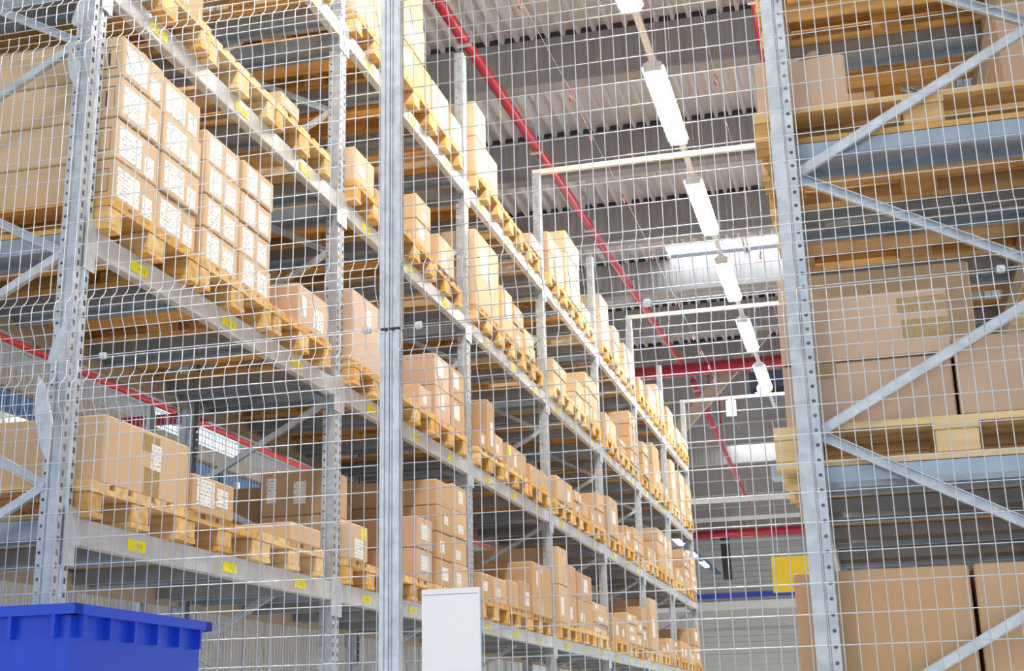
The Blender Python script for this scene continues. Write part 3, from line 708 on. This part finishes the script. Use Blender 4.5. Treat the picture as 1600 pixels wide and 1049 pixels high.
# ------------------------------------------------------------------ welded mesh fence in front of the racks
YF = 4.47; ux = .0478; BUL = .038
def bulge(z, folds):
    """depth of the V folds: 0 on the fence plane, -BUL towards the camera"""
    for t in folds:
        for (za, zb, a, b_) in ((t, t - .035, 0, -BUL), (t - .035, t - .11, -BUL, -BUL), (t - .11, t - .17, -BUL, 0)):
            if zb <= z <= za: return a + (b_ - a) * (za - z) / (za - zb)
    return 0
def panel_mesh(x0, x1, rows, folds, z0, z1):
    mb = MB(); r = .0020
    zs = {z0, z1}
    for t in folds:
        for d_ in (0, .035, .11, .17):
            if z0 < t - d_ < z1: zs.add(t - d_)
    zs = sorted(zs)
    # soften the bends
    pts = []
    for i, z in enumerate(zs):
        if 0 < i < len(zs) - 1: pts += [z - .008, z + .008]
        else: pts.append(z)
    n = int(round((x1 - x0) / ux))
    for i in range(n + 1):
        x = x0 + (x1 - x0) * i / n
        mb.tube([(x, bulge(z, folds), Z(z)) for z in pts], r, 5)
    for z in rows: mb.tube([(x0 - .004, bulge(z, folds) + .0035, Z(z)), (x1 + .004, bulge(z, folds) + .0035, Z(z))], r, 5)
    return mb
up_rows = [1.384, 1.431, 1.482, 1.532, 1.568, 1.603, 1.649] + [1.746 + .0948 * i for i in range(8)] + [2.496, 2.54, 2.588, 2.638, 2.668, 2.705, 2.756, 2.792]
lo_rows = [1.375, 1.332, 1.286, 1.251, 1.209, 1.170, 1.123, 1.078, .983, .888, .795, .700, .604, .509, .414, .319, .224, .129, .034, -.061, -.156]
top_rows = [2.802, 2.85, 2.9, 2.94, 2.98, 3.03, 3.08, 3.13, 3.22, 3.32]
FEN = {'bottom': (lo_rows, [1.308], -.16, 1.378), 'middle': (up_rows, [2.735, 1.628], 1.381, 2.794), 'top': (top_rows, [2.925], 2.799, 3.40)}
for lvl, (rows, folds, z0, z1) in FEN.items():
    for side, x0, x1 in (('long rack', -4.12, -1.622), ('braced rack', -1.535, 1.0)):
        t = obj('mesh_fence', panel_mesh(x0, x1, rows, folds, z0, z1), WIRE, loc=(0, YF, 0), smooth=True)
        tag(t, 'welded wire mesh fence panel, %s tier, covering the %s side' % (lvl, side), 'fence', 'mesh fence panels')
def fence_post(x, label):
    t = root('fence_post', (x, YF + .03, 0), label, 'post')
    o = [(-.036, -.022), (-.020, -.022), (-.017, -.014), (-.010, -.014), (-.007, -.022), (-.0015, -.022), (-.0015, .022), (-.036, .022)]
    obj('post_profile', MB().prism(o, 'z', 0, Z(1.375)).prism([(-a, b_) for a, b_ in o], 'z', 0, Z(1.375)), STEEL, t)
    obj('post_profile', MB().prism([(a * 1.08, b_) for a, b_ in o], 'z', Z(1.385), Z(3.4)).prism([(-a * 1.08, b_) for a, b_ in o], 'z', Z(1.385), Z(3.4)), STEEL, t)
    obj('post_sleeve', MB().box(-.034, .034, -.018, .018, Z(1.374), Z(1.386)), DARK, t)
    m2 = MB()
    for k in range(24): z = Z(-.9 + k * .19); m2.tube([(-.004, -.0235, z), (-.004, -.021, z)], .003, 6)
    obj('post_rivet', m2, STEELDARK, t)
    obj('foot_plate', MB().box(-.08, .08, -.06, .06, 0, .01), STEEL, t)
fence_post(-1.582, 'galvanised double fence post between the mesh panels')
fence_post(-4.16, 'galvanised fence post at the outer end beyond the long rack')
fence_post(1.04, 'galvanised fence post at the outer end beyond the braced rack')
CL = [(-2.72, 1.38, 'beside the first long rack post, lower seam'), (-1.665, 1.38, 'just before the double fence post'), (-1.47, 1.38, 'just past the double fence post'), (-2.62, 2.797, 'beside the first long rack post, upper seam'),
      (-.65, 1.38, 'on the lower seam midway over the aisle'), (.5, 1.38, 'on the lower seam before the braced rack')]
for x, z, wh in CL:
    t = root('mesh_clip', (x, YF, Z(z)), 'small steel clamp joining two mesh panels %s' % wh, 'clamp', 'mesh panel clamps')
    obj('clip_body', MB().cham(-.014, .014, -.010, .010, -.012, .012, .003), STEEL, t); obj('clip_bolt', MB().tube([(0, -.018, 0), (0, -.008, 0)], .006, 6), STEELDARK, t)
# sheet metal brackets between fence and first post
for i, (pts, wh) in enumerate((([(-2.957, 2.96), (-2.99, 2.95), (-3.012, 2.86), (-3.0, 2.838), (-2.965, 2.84)], 'top'), ([(-3.012, 2.74), (-3.016, 2.68), (-3.0, 2.60), (-2.962, 2.55), (-2.955, 2.66), (-2.99, 2.7)], 'second'),
                               ([(-2.93, 1.575), (-2.99, 1.44), (-3.0, 1.385), (-2.96, 1.385), (-2.93, 1.42)], 'third'), ([(-3.035, 1.345), (-3.04, 1.20), (-3.0, 1.06), (-2.96, .99), (-2.955, 1.15), (-3.0, 1.30)], 'lowest'))):
    o = MB().prism([(a + .01, Z(b_)) for a, b_ in pts], 'y', 4.52, 4.526)
    tag(obj('fence_bracket', o, STEEL), 'grey sheet metal bracket on the first long rack post, %s one' % wh, 'bracket', 'brackets on the first long rack post')
# paper notice clipped to the fence
t = root('fence_notice', (-1.36, YF - .012, Z(.165)), 'white paper notice with a blue line clipped to the fence', 'notice')
obj('notice_sheet', MB().box(-.098, .104, -.002, .002, 0, .288), WHITEPAPER, t)
obj('printed_line', MB().box(-.093, .098, -.0026, -.002, .268, .2695), BLUESTEEL, t)
obj('sheet_cover', MB().box(.1042, .107, -.004, .004, 0, .288), PALEUNIT, t)
# blue plastic crates stacked before the fence
def crate_proto():
    t = root('plastic_crate', (0, 0, 0), '', 'crate')
    m2 = MB()
    for a in ((-.6, .6, -.4, -.385), (-.6, .6, .385, .4), (-.6, -.585, -.4, .4), (.585, .6, -.4, .4)): m2.box(a[0], a[1], a[2], a[3], 0, .387)
    m2.box(-.6, .6, -.4, .4, 0, .012); obj('crate_body', m2, BLUE, t)
    m2 = MB()
    for a in ((-.63, .63, -.43, -.385), (-.63, .63, .385, .43), (-.63, -.585, -.43, .43), (.585, .63, -.43, .43)): m2.box(a[0], a[1], a[2], a[3], .362, .392)
    for k in range(9): x = -.56 + k * .14; m2.box(x - .006, x + .006, -.425, -.40, .30, .362)
    for k in range(6): y = -.36 + k * .144; m2.box(.60, .625, y - .006, y + .006, .30, .362)
    obj('crate_rim', m2, BLUE, t); return t
CP = crate_proto()
for k in range(5):
    place(CP, (-2.82, 3.97, k * .3945 + .002), 0, 'blue plastic crate, %s from the floor in the stack before the fence' % ORD[k], 'stacked blue crates')
# remove the prototypes that were never placed
for o in [BC, BR, FP, LP, CP] + BP + list(PP.values()):
    if not o.get('label'):
        for c in list(o.children_recursive) + [o]: bpy.data.objects.remove(c, do_unlink=True)
